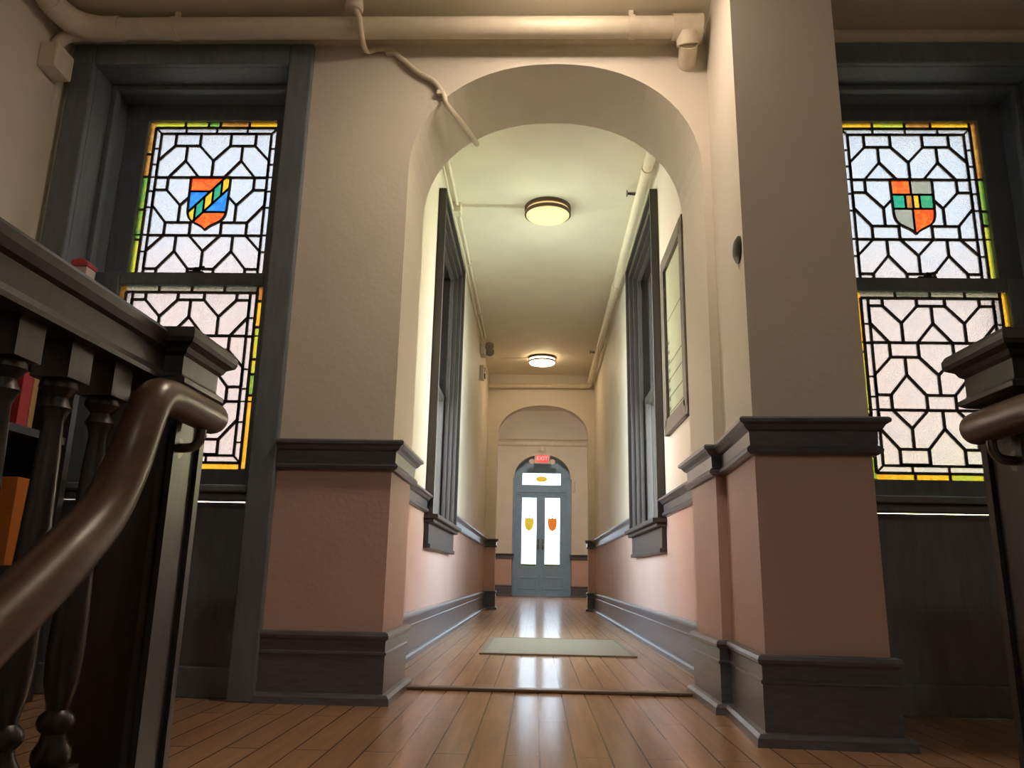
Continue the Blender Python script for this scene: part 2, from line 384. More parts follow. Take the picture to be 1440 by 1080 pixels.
struct(m.build('trim_2', WOODH), 'dark dado rail wrapping the right pillar and right corridor wall', 'dado rail')
m = MB()
for p in ([(-1.75,YD),(DX0,YD),(DX0,YD2-.2)], [(DX1,YD2-.2),(DX1,YD),(1.95,YD)]): m.sweep(BASE, p)
struct(m.build('baseboard_lobby', WOODH), 'dark baseboard beside the far entrance doors', 'baseboard')
m = MB()
for p in ([(-1.75,YD),(DX0,YD),(DX0,YD2-.2)], [(DX1,YD2-.2),(DX1,YD),(1.95,YD)]): m.sweep(DADO, p)
struct(m.build('trim_3', WOODH), 'dark dado rail stubs beside the far entrance doors', 'dado rail')
CROWN = [(0,2.545),(.012,2.545),(.03,2.53),(.034,2.515),(.02,2.5),(.012,2.492),(0,2.49)]
m = MB(); m.sweep(CROWN, [(-1.92,YF),(.64,YF)]); m.sweep(CROWN, [(.98,YF),(2.06,YF)])
struct(m.build('trim_4', PIPE), 'thin painted moulding under the hall ceiling above both leaded windows', 'moulding')
# dentil cornice in lobby
m = MB(); m.sweep([(0,3.345),(.09,3.345),(.10,3.33),(.085,3.315),(.05,3.305),(.045,3.285),(.03,3.28),(.03,3.2),(.015,3.185),(0,3.18)], [(-1.75,YD),(1.95,YD)])
x = -1.7
while x < 1.9: m.box(x,x+.045,YD-.065,YD-.025,3.21,3.275); x += .085
struct(m.build('trim_5', PIPE), 'cream dentil cornice above the arched entrance', 'cornice')
m = MB(); sp = arch(DX0-.0,DX1+.0,2.45,3.0,40)
for (x0,z0),(x1,z1) in zip(sp, sp[1:]): m.bar((x0,YD-.012,z0+.02),(x1,YD-.012,z1+.02),.05,.024)
struct(m.build('trim_6', PIPE), 'raised plaster edge around the far entrance arch', 'moulding')
tag(MB().lathe([(.02,-.06),(.05,-.05),(.055,-.03),(.085,-.02),(.09,0)], (.115,YD-.001,3.1), 'y', 24).build('plaster_boss', PIPE, smooth=True), 'small round plaster boss over the crown of the entrance arch', 'ornament')
tag(B(OL-.02,OR+.02,3.075,3.125,0,.012).build('floor_threshold', THR, bevel=.004), 'dark narrow threshold strip across the floor under the near archway', 'threshold', None, 'structure')

# ------------------------------------------------------------------ leaded windows
def clip_seg(a, b, x0, x1, z0, z1):
    (ax, az), (bx, bz) = a, b; t0, t1 = 0, 1
    for p, q in ((-(bx-ax), ax-x0), (bx-ax, x1-ax), (-(bz-az), az-z0), (bz-az, z1-az)):
        if abs(p) < 1e-9:
            if q < -1e-6: return None
        else:
            r = q/p
            if p < 0: t0 = max(t0, r)
            else: t1 = min(t1, r)
    if t0 >= t1: return None
    return (ax+(bx-ax)*t0, az+(bz-az)*t0), (ax+(bx-ax)*t1, az+(bz-az)*t1)
def inside(p, poly):
    c = False; n = len(poly)
    for i in range(n):
        (x1,z1),(x2,z2) = poly[i], poly[(i+1) % n]
        if (z1 > p[1]) != (z2 > p[1]) and p[0] < (x2-x1)*(p[1]-z1)/(z2-z1)+x1: c = not c
    return c
V = .2087; RH = .0585
def lattice(x0, x1, z0, z1, rows, bars):
    P = (x1-x0)/2; w = .225*P; S = []
    for zt, k in rows:
        for cx in ([x0+P/2, x0+1.5*P] if k == 'A' else [x0, x0+P, x1]):
            zb = zt-RH; nz = zb-.34*V
            S += [((cx-w,zt),(cx-w,zb)), ((cx+w,zt),(cx+w,zb)), ((cx-w,zb),(cx+w,zb)), ((cx-w,zt),(cx+w,zt))]
            for sg in (-1,1):
                S += [((cx+sg*w,zb),(cx+sg*P/2,nz)), ((cx+sg*P/2,nz),(cx+sg*P/2,zt-V)), ((cx,nz),(cx+sg*(P/2-w),zt-V))]
            S.append(((cx,zb),(cx,nz)))
    for z in bars: S.append(((x0,z),(x1,z)))
    out = []
    for a, b in S:
        c = clip_seg(a, b, x0, x1, z0, z1)
        if c and ((c[0][0]-c[1][0])**2+(c[0][1]-c[1][1])**2) > 1e-6: out.append(c)
    seen = set(); res = []
    for a, b in out:
        key = tuple(sorted(((round(a[0],4),round(a[1],4)),(round(b[0],4),round(b[1],4)))))
        if key not in seen: seen.add(key); res.append((a, b))
    return res
def rect_leads(m, x0, x1, z0, z1, y, w, sides='lrtb'):
    if 'l' in sides: m.bar((x0,y,z0),(x0,y,z1),w,.008)
    if 'r' in sides: m.bar((x1,y,z0),(x1,y,z1),w,.008)
    if 't' in sides: m.bar((x0,y,z1),(x1,y,z1),w,.008)
    if 'b' in sides: m.bar((x0,y,z0),(x1,y,z0),w,.008)
def sash(root, x0, x1, z0, z1, y, fx0, fx1, fz0, fz1, thick, top, bottom, rows, bars, cols, shield=None):
    """one leaded sash: glass from x0..x1, z0..z1; wooden frame out to fx/fz"""
    m = MB(); t = thick/2
    m.box(fx0,x0,y-t,y+t,fz0,fz1); m.box(x1,fx1,y-t,y+t,fz0,fz1); m.box(x0,x1,y-t,y+t,fz0,z0); m.box(x0,x1,y-t,y+t,z1,fz1)
    fr = m.build('sash', WINWOOD, root, bevel=.004)
    cb, wb = .026, .028
    ib = cb+wb
    lx0, lx1 = x0+ib, x1-ib
    lz1 = z1-(ib if top == 2 else cb+.003); lz0 = z0+(ib if bottom == 2 else 0)
    # clear field incl. the pale inner border strip
    m = MB(); mi = []
    def quad(mb, X0, X1, Z0, Z1, yy=y):
        v = [mb.bm.verts.new(p) for p in ((X0,yy,Z0),(X1,yy,Z0),(X1,yy,Z1),(X0,yy,Z1))]; return mb.face(v)
    cz0 = z0+(cb if bottom else 0); cz1 = z1-(cb if top else 0)
    loops = [[(x0+cb,cz0),(x1-cb,cz0),(x1-cb,cz1),(x0+cb,cz1)]]+([list(shield[0])] if shield else [])
    allp = [m.bm.verts.new((px,y,pz)) for lp in loops for px, pz in lp]
    for tri in tessellate_polygon([[Vector((px,pz,0)) for px, pz in lp] for lp in loops]): m.face([allp[i] for i in tri])
    m.build('clear_glass', GCLEAR, fr)
    # coloured border glass: one object, several colours in slots
    mats = list({c for side in cols.values() for c, _ in side}); mats.sort(key=lambda c: c.name)
    m = MB(); L = MB(); lw = .009
    for side, segs in cols.items():
        tot = sum(l for _, l in segs); p = 0
        for c, l in segs:
            m.mi = mats.index(c); a, b = p/tot, (p+l)/tot; p += l
            if side in 'lr':
                X0 = x0 if side == 'l' else x1-cb
                za, zb = z1-(z1-z0)*b, z1-(z1-z0)*a
                quad(m, X0, X0+cb, za, zb); L.bar((X0,y,za),(X0+cb,y,za),lw,.008)
            else:
                Z0 = z1-cb if side == 't' else z0
                xa, xb = x0+cb+(x1-x0-2*cb)*a, x0+cb+(x1-x0-2*cb)*b
                quad(m, xa, xb, Z0, Z0+cb); L.bar((xb,y,Z0),(xb,y,Z0+cb),lw,.008)
    m.build('border_glass', mats, fr)
    # lead cames
    rect_leads(L, x0+cb, x1-cb, cz0, cz1, y, .0105, 'lr'+('t' if top else '')+('b' if bottom else ''))
    rect_leads(L, lx0, lx1, lz0, lz1, y, .0095, 'lr'+('t' if top == 2 else '')+('b' if bottom == 2 else ''))
    if top == 2:
        L.bar((x0+cb,y,cz1),(lx0,y,lz1),.007,.008); L.bar((x1-cb,y,cz1),(lx1,y,lz1),.007,.008)
        for i in range(1,4): xx = x0+cb+(x1-x0-2*cb)*i/4; L.bar((xx,y,cz1),(xx,y,lz1),.007,.008)
    if bottom == 2:
        L.bar((x0+cb,y,cz0),(lx0,y,lz0),.007,.008); L.bar((x1-cb,y,cz0),(lx1,y,lz0),.007,.008)
        for i in range(1,4): xx = x0+cb+(x1-x0-2*cb)*i/4; L.bar((xx,y,cz0),(xx,y,lz0),.007,.008)
    for i in range(1,7):
        zz = z1-(z1-z0)*(i+.25*(i%2))/7
        for X0 in (x0+cb, lx1): L.bar((X0,y,zz),(X0+wb,y,zz),.006,.008)
    for b in bars: L.bar((x0,y-.004,b),(x1,y-.004,b),.005,.006)
    poly = shield[0] if shield else None
    for a, b in lattice(lx0, lx1, lz0, lz1, rows, bars):
        if not poly: L.bar((a[0],y,a[1]),(b[0],y,b[1]),.0105,.008); continue
        n = 24; run = None
        for i in range(n):
            pm = (a[0]+(b[0]-a[0])*(i+.5)/n, a[1]+(b[1]-a[1])*(i+.5)/n)
            if not inside(pm, poly):
                if run is None: run = i
                end = i+1
            if run is not None and (inside(pm, poly) or i == n-1):
                L.bar((a[0]+(b[0]-a[0])*run/n,y,a[1]+(b[1]-a[1])*run/n),(a[0]+(b[0]-a[0])*end/n,y,a[1]+(b[1]-a[1])*end/n),.0105,.008); run = None
    if shield:
        n = len(poly)
        for i in range(n): L.bar((*poly[i][:1],y-.004,poly[i][1]),(poly[(i+1)%n][0],y-.004,poly[(i+1)%n][1]),.008,.01)
        smats = []
        m = MB()
        for c, pg in shield[1]:
            if c not in smats: smats.append(c)
            m.mi = smats.index(c)
            m.face([m.bm.verts.new((px,y-.002,pz)) for px, pz in pg])
            for i in range(len(pg)): L.bar((pg[i][0],y-.004,pg[i][1]),(pg[(i+1)%len(pg)][0],y-.004,pg[(i+1)%len(pg)][1]),.006,.008)
        o = m.build('shield_glass', smats, fr); o['label'] = 'coloured heraldic shield'
    L.build('lead_came', LEAD, fr)
    return fr
def clip_poly(poly, nx, nz, d):                          # keep nx*x+nz*z<=d
    out = []
    for i in range(len(poly)):
        p, q = poly[i], poly[(i+1) % len(poly)]
        fp, fq = nx*p[0]+nz*p[1]-d, nx*q[0]+nz*q[1]-d
        if fp <= 0: out.append(p)
        if (fp < 0 < fq) or (fq < 0 < fp):
            t = fp/(fp-fq); out.append((p[0]+(q[0]-p[0])*t, p[1]+(q[1]-p[1])*t))
    return out
def shield_outline(cx, zt, w=.172, h=.245):
    half = [(1,0),(.985,.35),(.965,.62),(.94,.70),(.86,.775),(.72,.83),(.50,.875),(.28,.915),(.12,.955),(0,1)]
    pts = [(cx+w/2*a, zt-h*b) for a, b in half]+[(cx-w/2*a, zt-h*b) for a, b in reversed(half[:-1])]
    return pts
def box_clip(poly, x0, x1, z0, z1):
    for a in ((1,0,x1),(-1,0,-x0),(0,1,z1),(0,-1,-z0)): poly = clip_poly(poly, *a)
    return poly
def shield_left(cx, zt):
    o = shield_outline(cx, zt); w, h = .172, .245; x0 = cx-w/2; res = []
    # diagonal bend from upper right to lower left
    s = .78*h/w; nx, nz = -s, 1.; L_ = math.hypot(nx, nz); nx, nz = nx/L_, nz/L_
    mid = (cx, zt-.44*h); d0 = nx*mid[0]+nz*mid[1]; hw = .024
    up = clip_poly(o, -nx, -nz, -(d0+hw)); lo = clip_poly(o, nx, nz, d0-hw)
    bend = clip_poly(clip_poly(o, nx, nz, d0+hw), -nx, -nz, -(d0-hw))
    res.append((GRED, clip_poly(up, 0, -1, -(zt-.27*h)))); res.append((GBLUE, clip_poly(up, 0, 1, zt-.27*h)))
    res.append((GBLUE, clip_poly(lo, 0, -1, -(zt-.66*h)))); res.append((GRED, clip_poly(lo, 0, 1, zt-.66*h)))
    cs = [GAMBER, GTEAL, GAMBER, GTEAL, GAMBER]
    for i, c in enumerate(cs):
        res.append((c, clip_poly(clip_poly(bend, 1, 0, x0+w*(i+1)/5+(.01 if i == 4 else 0)), -1, 0, -(x0+w*i/5-(.01 if i == 0 else 0)))))
    return o, [(c, p) for c, p in res if len(p) > 2]
def shield_right(cx, zt):
    o = shield_outline(cx, zt); w, h = .172, .245; x0, x1 = cx-w/2-.01, cx+w/2+.01
    za, zb = zt-.28*h, zt-.54*h; xm = cx-.004
    R = [(GRED, (x0,xm,za,zt)), (GGREY, (xm,x1,za,zt)), (GTEAL, (x0,cx-.03,zb,za)), (GBROWN, (cx-.03,cx,zb,za)), (GAMBER, (cx,cx+.028,zb,za)), (GTEAL, (cx+.028,x1,zb,za)), (GGREY, (x0,xm,zt-h,zb)), (GRED, (xm,x1,zt-h,zb))]
    return o, [(c, p) for c, p in ((c, box_clip(o, *r)) for c, r in R) if len(p) > 2]
def leaded_window(name, cx, side, label):
    r = thing(name, (cx, YF, 0), label, 'window', None, 'structure')
    ix0, ix1, zt = cx-.395, cx+.395, 2.39
    m = MB()
    m.box(ix0-.095,ix0,YF-.028,YF+.002,0,zt+.09); m.box(ix1,ix1+.095,YF-.028,YF+.002,0,zt+.09); m.box(ix0,ix1,YF-.028,YF+.002,zt,zt+.09)
    m.build('casing', WINWOOD, r, bevel=.006)
    m = MB(); m.box(ix0-.024,ix0,YF,YB-.01,0,zt); m.box(ix1,ix1+.024,YF,YB-.01,0,zt); m.box(ix0-.024,ix1+.024,YF,YB-.01,zt,zt+.019)
    m.build('jamb', WINWOOD, r)
    m = MB(); m.box(ix0,ix0+.022,YF+.115,YF+.15,.7,zt); m.box(ix1-.022,ix1,YF+.115,YF+.15,.7,zt); m.box(ix0+.022,ix1-.022,YF+.115,YF+.15,zt-.022,zt)
    m.build('stop_bead', WINWOOD, r, bevel=.004)
    m = MB(); m.box(ix0+.001,ix1-.001,YF-.02,YF+.2,.685,.71); m.box(ix0+.002,ix1-.002,YF+.005,YF+.05,.655,.685)
    m.build('sill', WINWOOD, r, bevel=.006)
    m = MB(); m.box(ix0+.001,ix1-.001,YF+.055,YF+.09,.001,.655); m.box(ix0+.001,ix1-.001,YF+.03,YF+.055,.001,.1)
    m.build('apron_panel', WINWOOD, r, bevel=.005)
    g0, g1 = cx-.295, cx+.295
    fx0, fx1 = ix0+.002, ix1-.002
    if side == 'l':
        cu = {'t': [(GYG,1),(GYG,.8),(GGREEN,.4),(GBROWN,1),(GAMBER,1)], 'l': [(GBROWN,1),(GBROWN,.7),(GGREEN,1),(GGREEN,.9),(GYG,1)], 'r': [(GAMBER,1),(GYG,1),(GGREEN,1),(GAMBER,1)]}
        clo = {'t': [(GPALE,1)]*4, 'l': [(GBROWN,1),(GAMBER,1),(GYG,1),(GGREEN,1)], 'r': [(GBROWN,.5),(GAMBER,.9),(GYG,1.1),(GYG,.5),(GGREEN,.7),(GAMBER,2.4)], 'b': [(GAMBER,1),(GYG,1),(GGREEN,.5),(GAMBER,1.6)]}
    else:
        cu = {'t': [(GAMBER,1),(GYG,1),(GBROWN,.8),(GAMBER,1.2)], 'r': [(GBROWN,2),(GGREEN,1.1),(GGREEN,.5),(GYG,1.8)], 'l': [(GAMBER,1),(GYG,1),(GGREEN,1),(GAMBER,1)]}
        clo = {'t': [(GPALE,1)]*4, 'r': [(GAMBER,.7),(GYG,1.1),(GAMBER,.8),(GYG,1)], 'l': [(GAMBER,1),(GYG,1),(GGREEN,1)], 'b': [(GAMBER,1),(GAMBER,.9),(GYG,.9),(GAMBER,1)]}
    z1 = 2.31; lt = z1-.054
    rows = [(lt,'A'),(lt-V,'B'),(lt-2*V,'A'),(lt-3*V,'B')]
    bars = [lt-V, lt-2*V-RH]
    sh = (shield_left if side == 'l' else shield_right)(cx, lt-V)
    up = sash(r, g0, g1, 1.606, z1, 3.0, fx0, fx1, 1.545, zt-.002, .04, 2, 0, rows, bars, cu, sh)
    if side == 'l': B(g1-.024,g1+.02,2.972,2.979,1.60,2.32).build('parting_bead', WINWOOD, r)
    z0 = .792; lb = z0+.054
    a1 = lb+RH+.004; rows = [(a1,'A'),(a1+V,'B'),(a1+2*V,'A'),(a1+3*V,'B'),(a1+4*V,'A')]
    lo = sash(r, g0, g1, z0, 1.534, 2.95, fx0, fx1, .712, 1.588, .04, 1, 2, rows, [a1+2*V, a1+V-RH], clo)
    m = MB(); m.box(cx-.035,cx+.035,2.945,2.972,1.588,1.6); m.lathe([(.014,0),(.016,.006),(.012,.016),(.004,.02)], (cx+.005,2.956,1.6), 'z', 16); m.bar((cx,2.956,1.612),(cx+.04,2.95,1.618),.008,.01)
    m.build('sash_lock', DARKM, lo)
    return r
leaded_window('window_1', -1.405, 'l', 'left leaded window with a diagonal-banded red and blue shield')
leaded_window('window_2', 1.535, 'r', 'right leaded window with a quartered red and grey shield')

# ------------------------------------------------------------------ corridor windows
def corridor_window(name, X, s, label):
    """s=+1: left wall (room on +x side); s=-1: right wall"""
    r = thing(name, (X, (WY0+WY1)/2, 0), label, 'window', None, 'structure')
    def bx(m, d0, d1, y0, y1, z0, z1):
        a, b = X+s*d0, X+s*d1; m.box(min(a,b),max(a,b),y0,y1,z0,z1)
    m = MB()
    for w0, w1, d in ((0,.018,.034),(.018,.075,.026),(.075,.10,.05)):
        bx(m, -.002,d,WY0-w1,WY0-w0,.76,WZ1+w1); bx(m,-.002,d,WY1+w0,WY1+w1,.76,WZ1+w1); bx(m,-.002,d,WY0-w0,WY1+w0,WZ1+w0,WZ1+w1)
    m.build('casing', WOOD, r, bevel=.004)
    m = MB(); bx(m,-.29,.002,WY0,WY0+.02,WZ0,WZ1); bx(m,-.29,.002,WY1-.02,WY1,WZ0,WZ1); bx(m,-.29,.002,WY0+.02,WY1-.02,WZ1-.02,WZ1); bx(m,-.29,.0,WY0+.02,WY1-.02,WZ0-.01,WZ0+.012)
    m.build('jamb', WOOD, r)
    m = MB()
    for y0, y1 in ((WY0+.02,WY0+.04),(WY1-.04,WY1-.02)): bx(m,-.06,-.03,y0,y1,WZ0,WZ1-.02)
    bx(m,-.06,-.03,WY0+.04,WY1-.04,WZ1-.04,WZ1-.02); m.build('stop_bead', WOOD, r, bevel=.003)
    m = MB(); bx(m,-.06,.085,WY0-.125,WY1+.125,.735,.762); bx(m,-.002,.06,WY0-.11,WY1+.11,.712,.735)
    m.build('sill', WOOD, r, bevel=.006)
    m = MB(); bx(m,-.002,.03,WY0-.10,WY1+.10,.59,.712); bx(m,-.002,.042,WY0-.10,WY1+.10,.565,.592); m.build('apron', WOOD, r, bevel=.005)
    zm = 1.74
    for d, z0, z1 in ((-.09, WZ0+.012, zm+.025), (-.135, zm-.025, WZ1-.02)):
        m = MB(); y0, y1 = WY0+.02, WY1-.02
        bx(m,d-.02,d+.02,y0,y0+.055,z0,z1); bx(m,d-.02,d+.02,y1-.055,y1,z0,z1); bx(m,d-.02,d+.02,y0+.055,y1-.055,z0,z0+.05); bx(m,d-.02,d+.02,y0+.055,y1-.055,z1-.05,z1)
        f = m.build('sash', WOOD, r, bevel=.003)
        m = MB(); m.face([m.bm.verts.new((X+s*d,yy,zz)) for yy, zz in ((y0+.055,z0+.05),(y1-.055,z0+.05),(y1-.055,z1-.05),(y0+.055,z1-.05))]); m.build('window_pane', GWIN, f)
    m = MB(); bx(m,-.068,-.04,(WY0+WY1)/2-.05,(WY0+WY1)/2+.05,WZ0+.03,WZ0+.05); m.build('sash_lift', STEEL, r, bevel=.004)
    return r
corridor_window('window_3', CL, 1, 'tall dark framed window in the left corridor wall')
corridor_window('window_4', CR, -1, 'tall dark framed window in the right corridor wall beside the picture')

# ------------------------------------------------------------------ entrance doors
YP = 17.3
d = thing('door_1', (.12,YP,0), 'double entrance doors, blue haze put into their paint, under an arched transom at the corridor end', 'door', None, 'structure')
GX = [(-.31,.005),(.195,.515)]; MX = .10
m = MB(); e = .02
ap = arch(DX0,DX1,2.45,3.0)
# frame: arched surround with holes built from pieces
m.box(DX0,-.45,YP-.03,YP+.06,0,2.45); m.box(.66,DX1,YP-.03,YP+.06,0,2.45); m.box(-.45,.66,YP-.03,YP+.06,2.16,2.37)
m.prism([(DX0,2.45)]+[p for p in ap if p[1] > 2.45+1e-4]+[(DX1,2.45),(.66,2.45),(.66,2.37),(.53,2.37),(.53,2.63),(-.31,2.63),(-.31,2.37),(-.45,2.37),(-.45,2.45)], YP-.03, YP+.06, 'y')
m.box(-.45,.66,YP-.05,YP-.03,2.2,2.235)
m.build('door_frame', DOORP, d, bevel=.004)
B(DX0+.004,DX1-.004,YP-.04,YP+.07,0,.016).build('door_sill', DOORP, d)
B(MX-.016,MX+.016,YP-.012,YP-.001,.02,2.155).build('astragal', DOORP, d, bevel=.003)
t = MB(); t.box(-.31,.53,YP+.004,YP+.01,2.37,2.63); tp = t.build('transom_pane', GDOOR, d)
m = MB(); m.prism([(.11+.125*math.cos(2*PI*k/24),2.5+.065*math.sin(2*PI*k/24)) for k in range(24)], YP-.004, YP, 'y'); o = m.build('emblem', DYEL, tp); o.scale = (1,1,1); o['label'] = 'yellow oval stained emblem'
def leaf(x0, x1, gx, col, lab, knob):
    m = MB(); a, b = gx; z0, z1 = .635, 2.09
    m.box(x0,a,YP,YP+.045,.012,2.158); m.box(b,x1,YP,YP+.045,.012,2.158); m.box(a,b,YP,YP+.045,.012,z0); m.box(a,b,YP,YP+.045,z1,2.158)
    for q0, q1 in ((x0+.07,x1-.07),):
        m.box(q0,q1,YP-.012,YP,.14,.17); m.box(q0,q1,YP-.012,YP,.37,.40); m.box(q0,q0+.03,YP-.012,YP,.17,.37); m.box(q1-.03,q1,YP-.012,YP,.17,.37)
    f = m.build('door_leaf', DOORP, d, bevel=.004)
    g = MB(); g.box(a,b,YP+.02,YP+.026,z0,z1); gp = g.build('door_pane', GDOOR, f)
    c = ((a+b)/2, YP+.012, 1.52)
    m = MB(); n = 20
    pts = [(c[0]+q*.1, c[2]+h*.14) for q, h in ((-.9,1),(-.35,.86),(0,1.05),(.35,.86),(.9,1),(1,.3),(.92,-.3),(.6,-.8),(0,-1.1),(-.6,-.8),(-.92,-.3),(-1,.3))]
    m.prism(pts, YP+.012, YP+.016, 'y'); m.prism([(c[0]-.03,c[2]+.16),(c[0]+.03,c[2]+.16),(c[0],c[2]+.21)], YP+.012, YP+.016, 'y')
    o = m.build('emblem', col, gp); o['label'] = lab
    m = MB(); m.box(a,b,YP+.012,YP+.016,z0,z0+.035); o = m.build('border_glass', DGRN, gp)
    m = MB(); m.box(knob-.018,knob+.018,YP-.01,YP,.98,1.2); m.lathe([(.012,0),(.012,-.03),(.026,-.04),(.026,-.06),(.01,-.066)], (knob,YP-.008,1.06), 'y', 16); m.build('door_handle', STEEL, f)
leaf(-.45, MX-.003, GX[0], DYEL, 'yellow stained emblem', MX-.05)
leaf(MX+.003, .66, GX[1], DRED, 'orange red stained emblem', MX+.05)

# exit sign with twin lamps
r = thing('exit_sign', (.115,16.9,2.78), 'red glowing exit sign with twin lamp heads hanging in the entrance arch', 'sign')
B(.115-.17,.115+.17,16.9,16.96,2.79,2.99).build('housing', WHITEP, r, bevel=.01)
B(.115-.135,.115+.135,16.893,16.9,2.82,2.975).build('sign_face', SIGNR, r)
cu = bpy.data.curves.new('lettering', 'FONT'); cu.body = 'EXIT'; cu.size = .12; cu.extrude = .002; cu.align_x = 'CENTER'; cu.align_y = 'CENTER'
o = bpy.data.objects.new('lettering', cu); COL.objects.link(o); o.parent = r; o.location = (0,-.010,.118); o.rotation_euler = (PI/2,0,0); cu.materials.append(SIGNL)
bpy.context.view_layer.update()
me_ = bpy.data.meshes.new_from_object(o.evaluated_get(bpy.context.evaluated_depsgraph_get())); o2 = bpy.data.objects.new('lettering', me_); COL.objects.link(o2); o2.parent = r; o2.location = o.location; o2.rotation_euler = o.rotation_euler; bpy.data.objects.remove(o); o2.name = 'lettering'
for sx in (-1,1):
    m = MB(); c = (.115+sx*.225,16.92,2.83); m.lathe([(.02,.03),(.05,.02),(.06,-.03),(.055,-.05)], c, 'y', 20); m.bar((.115+sx*.17,16.93,2.85),(.115+sx*.2,16.93,2.84),.02,.02); m.build('lamp_head', WHITEP, r, smooth=True)
m = MB(); m.tube([(.115,16.93,2.99),(.115,16.93,3.0)], .02); m.bar((.115,16.96,2.9),(.115,17.06,2.98),.03,.03, Vector((1,0,0))); m.build('mount', WHITEP, r)
tag(B(.775,.825,16.965,17.001,2.2,2.42).build('alarm_box', WHITEP, bevel=.006), 'small white box high on the wall right of the entrance doors', 'alarm')

# ------------------------------------------------------------------ lights
def ceiling_lamp(x, y, z, mat, label):
    r = thing('ceiling_lamp', (x,y,z), label, 'ceiling lamp', 'round ceiling lamps')
    MB().lathe([(.165,0),(.170,-.004),(.170,-.026),(.160,-.028)], (x,y,z), 'z', 56).build('mounting_ring', BRONZE, r, smooth=True)
    MB().lathe([(.157,-.02),(.157,-.07),(.148,-.079),(.07,-.087),(.005,-.089)], (x,y,z), 'z', 36).build('lamp_diffuser', mat, r, smooth=True, angle=60)
    m = MB(); rp = [(.1585,-.048),(.168,-.046),(.169,-.066),(.1585,-.068)]
    ring = []
    for k in range(56):
        t = 2*PI*k/56; ring.append([m.bm.verts.new((x+q*math.cos(t), y+q*math.sin(t), z+h)) for q, h in rp])
    for k in range(56):
        a_, b_ = ring[k], ring[(k+1) % 56]
        for i in range(4): m.face([a_[i], a_[(i+1) % 4], b_[(i+1) % 4], b_[i]])
    m.build('trim_ring', BRONZE, r, smooth=True)
    return r
ceiling_lamp(.058,5.27,CZ,DIFF1,'nearer round bronze-rimmed ceiling lamp, softly lit, in the corridor')
ceiling_lamp(.05,9.34,CZ,DIFF2,'farther, brighter round ceiling lamp at the corridor end')
ceiling_lamp(.08,2.2,HC,DIFF3,'lit round lamp on the low hall ceiling above the near archway')
ceiling_lamp(.1,14.2,3.98,emit('lobby_diffuser', (1,.86,.70,1), 200.),'lit round lamp on the high lobby ceiling')

ceiling_lamp(.08,-1.0,HC,emit('fill_lamp_diffuser', (1,.87,.74,1), 48.),'added unseen fill lamp on the hall ceiling above the descending steps')  # lamp added behind the viewer as ambient fill for the front faces
# ------------------------------------------------------------------ pipes and wiring
def elbow(c, a, b, n=6): return catmull([a, c, b], n)
r = thing('heating_pipe', (-.6,2.62,2.487), 'thick cream painted pipe running under the hall ceiling above the archway', 'pipe')
py, pz = 2.62, 2.487
MB().tube([(-1.72,py,pz),(.52,py,pz)], .041, 20).build('pipe', PIPE, r, smooth=True)
MB().tube([(-1.66,py,pz),(-1.74,py,pz),(-1.80,py-.015,pz),(-1.835,py-.05,pz),(-1.85,py-.11,pz),(-1.85,py-.17,pz)], [.047,.047,.050,.050,.047,.047], 20).build('elbow', PIPE, r, smooth=True)
MB().tube([(-1.85,py-.1,pz),(-1.85,-2.55,pz)], .041, 18).build('pipe', PIPE, r, smooth=True)
m = MB(); m.tube([(.50,py,pz),(.615,py,pz)], .049, 20); m.tube([(.56,py,pz-.02),(.565,py+.02,pz-.065)], .044, 18); m.build('tee_fitting', PIPE, r, smooth=True)
MB().tube([(.565,py+.015,pz-.06),(.57,py+.06,pz-.075),(.575,YF+.01,pz-.085)], .035, 16).build('pipe', PIPE, r, smooth=True)
for x in (-1.44,.345):
    m = MB(); m.tube([(x-.012,py,pz),(x+.012,py,pz)], .045, 20); m.box(x-.01,x+.01,py-.006,py+.006,pz+.03,HC); m.build('hanger', PIPE, r, smooth=True)

r = thing('sprinkler_pipe', (.685,7,2.95), 'cream pipe along the right corridor ceiling edge turning across the end wall', 'pipe')
MB().tube([(.69,YB+.008,3.0),(.685,10.0,2.90)], .034, 18).build('pipe', PIPE, r, smooth=True)
MB().tube([(.685,9.95,2.90),(.685,10.08,2.897),(.66,10.14,2.895),(.6,10.15,2.893),(.56,10.15,2.89)], .040, 18).build('elbow', PIPE, r, smooth=True)
MB().tube([(.6,10.15,2.89),(CL+.006,10.15,2.875)], .032, 16).build('pipe', PIPE, r, smooth=True)
for y in (4.6,6.6,8.4):
    z = 3.0-.1*(y-3.1)/6.9
    m = MB(); m.tube([(.69,y-.03,z),(.69,y+.03,z)], .041, 18); m.box(.684,.696,y-.012,y+.012,z+.02,CZ-.001); m.build('coupling', PIPE, r, smooth=True)
for y in (4.95,8.7):
    z = 3.0-.1*(y-3.1)/6.9
    m = MB(); m.tube([(.67,y,z+.02),(.62,y,z+.022)], .012, 10); m.lathe([(.006,0),(.01,-.015),(.022,-.02),(.024,-.026)], (.622,y,z+.022), 'x', 12); m.bar((.62,y-.014,z+.022),(.598,y-.004,z+.022),.005,.005,Vector((0,0,1))); m.bar((.62,y+.014,z+.022),(.598,y+.004,z+.022),.005,.005,Vector((0,0,1)))
    m.build('sprinkler_head', STEEL, r)

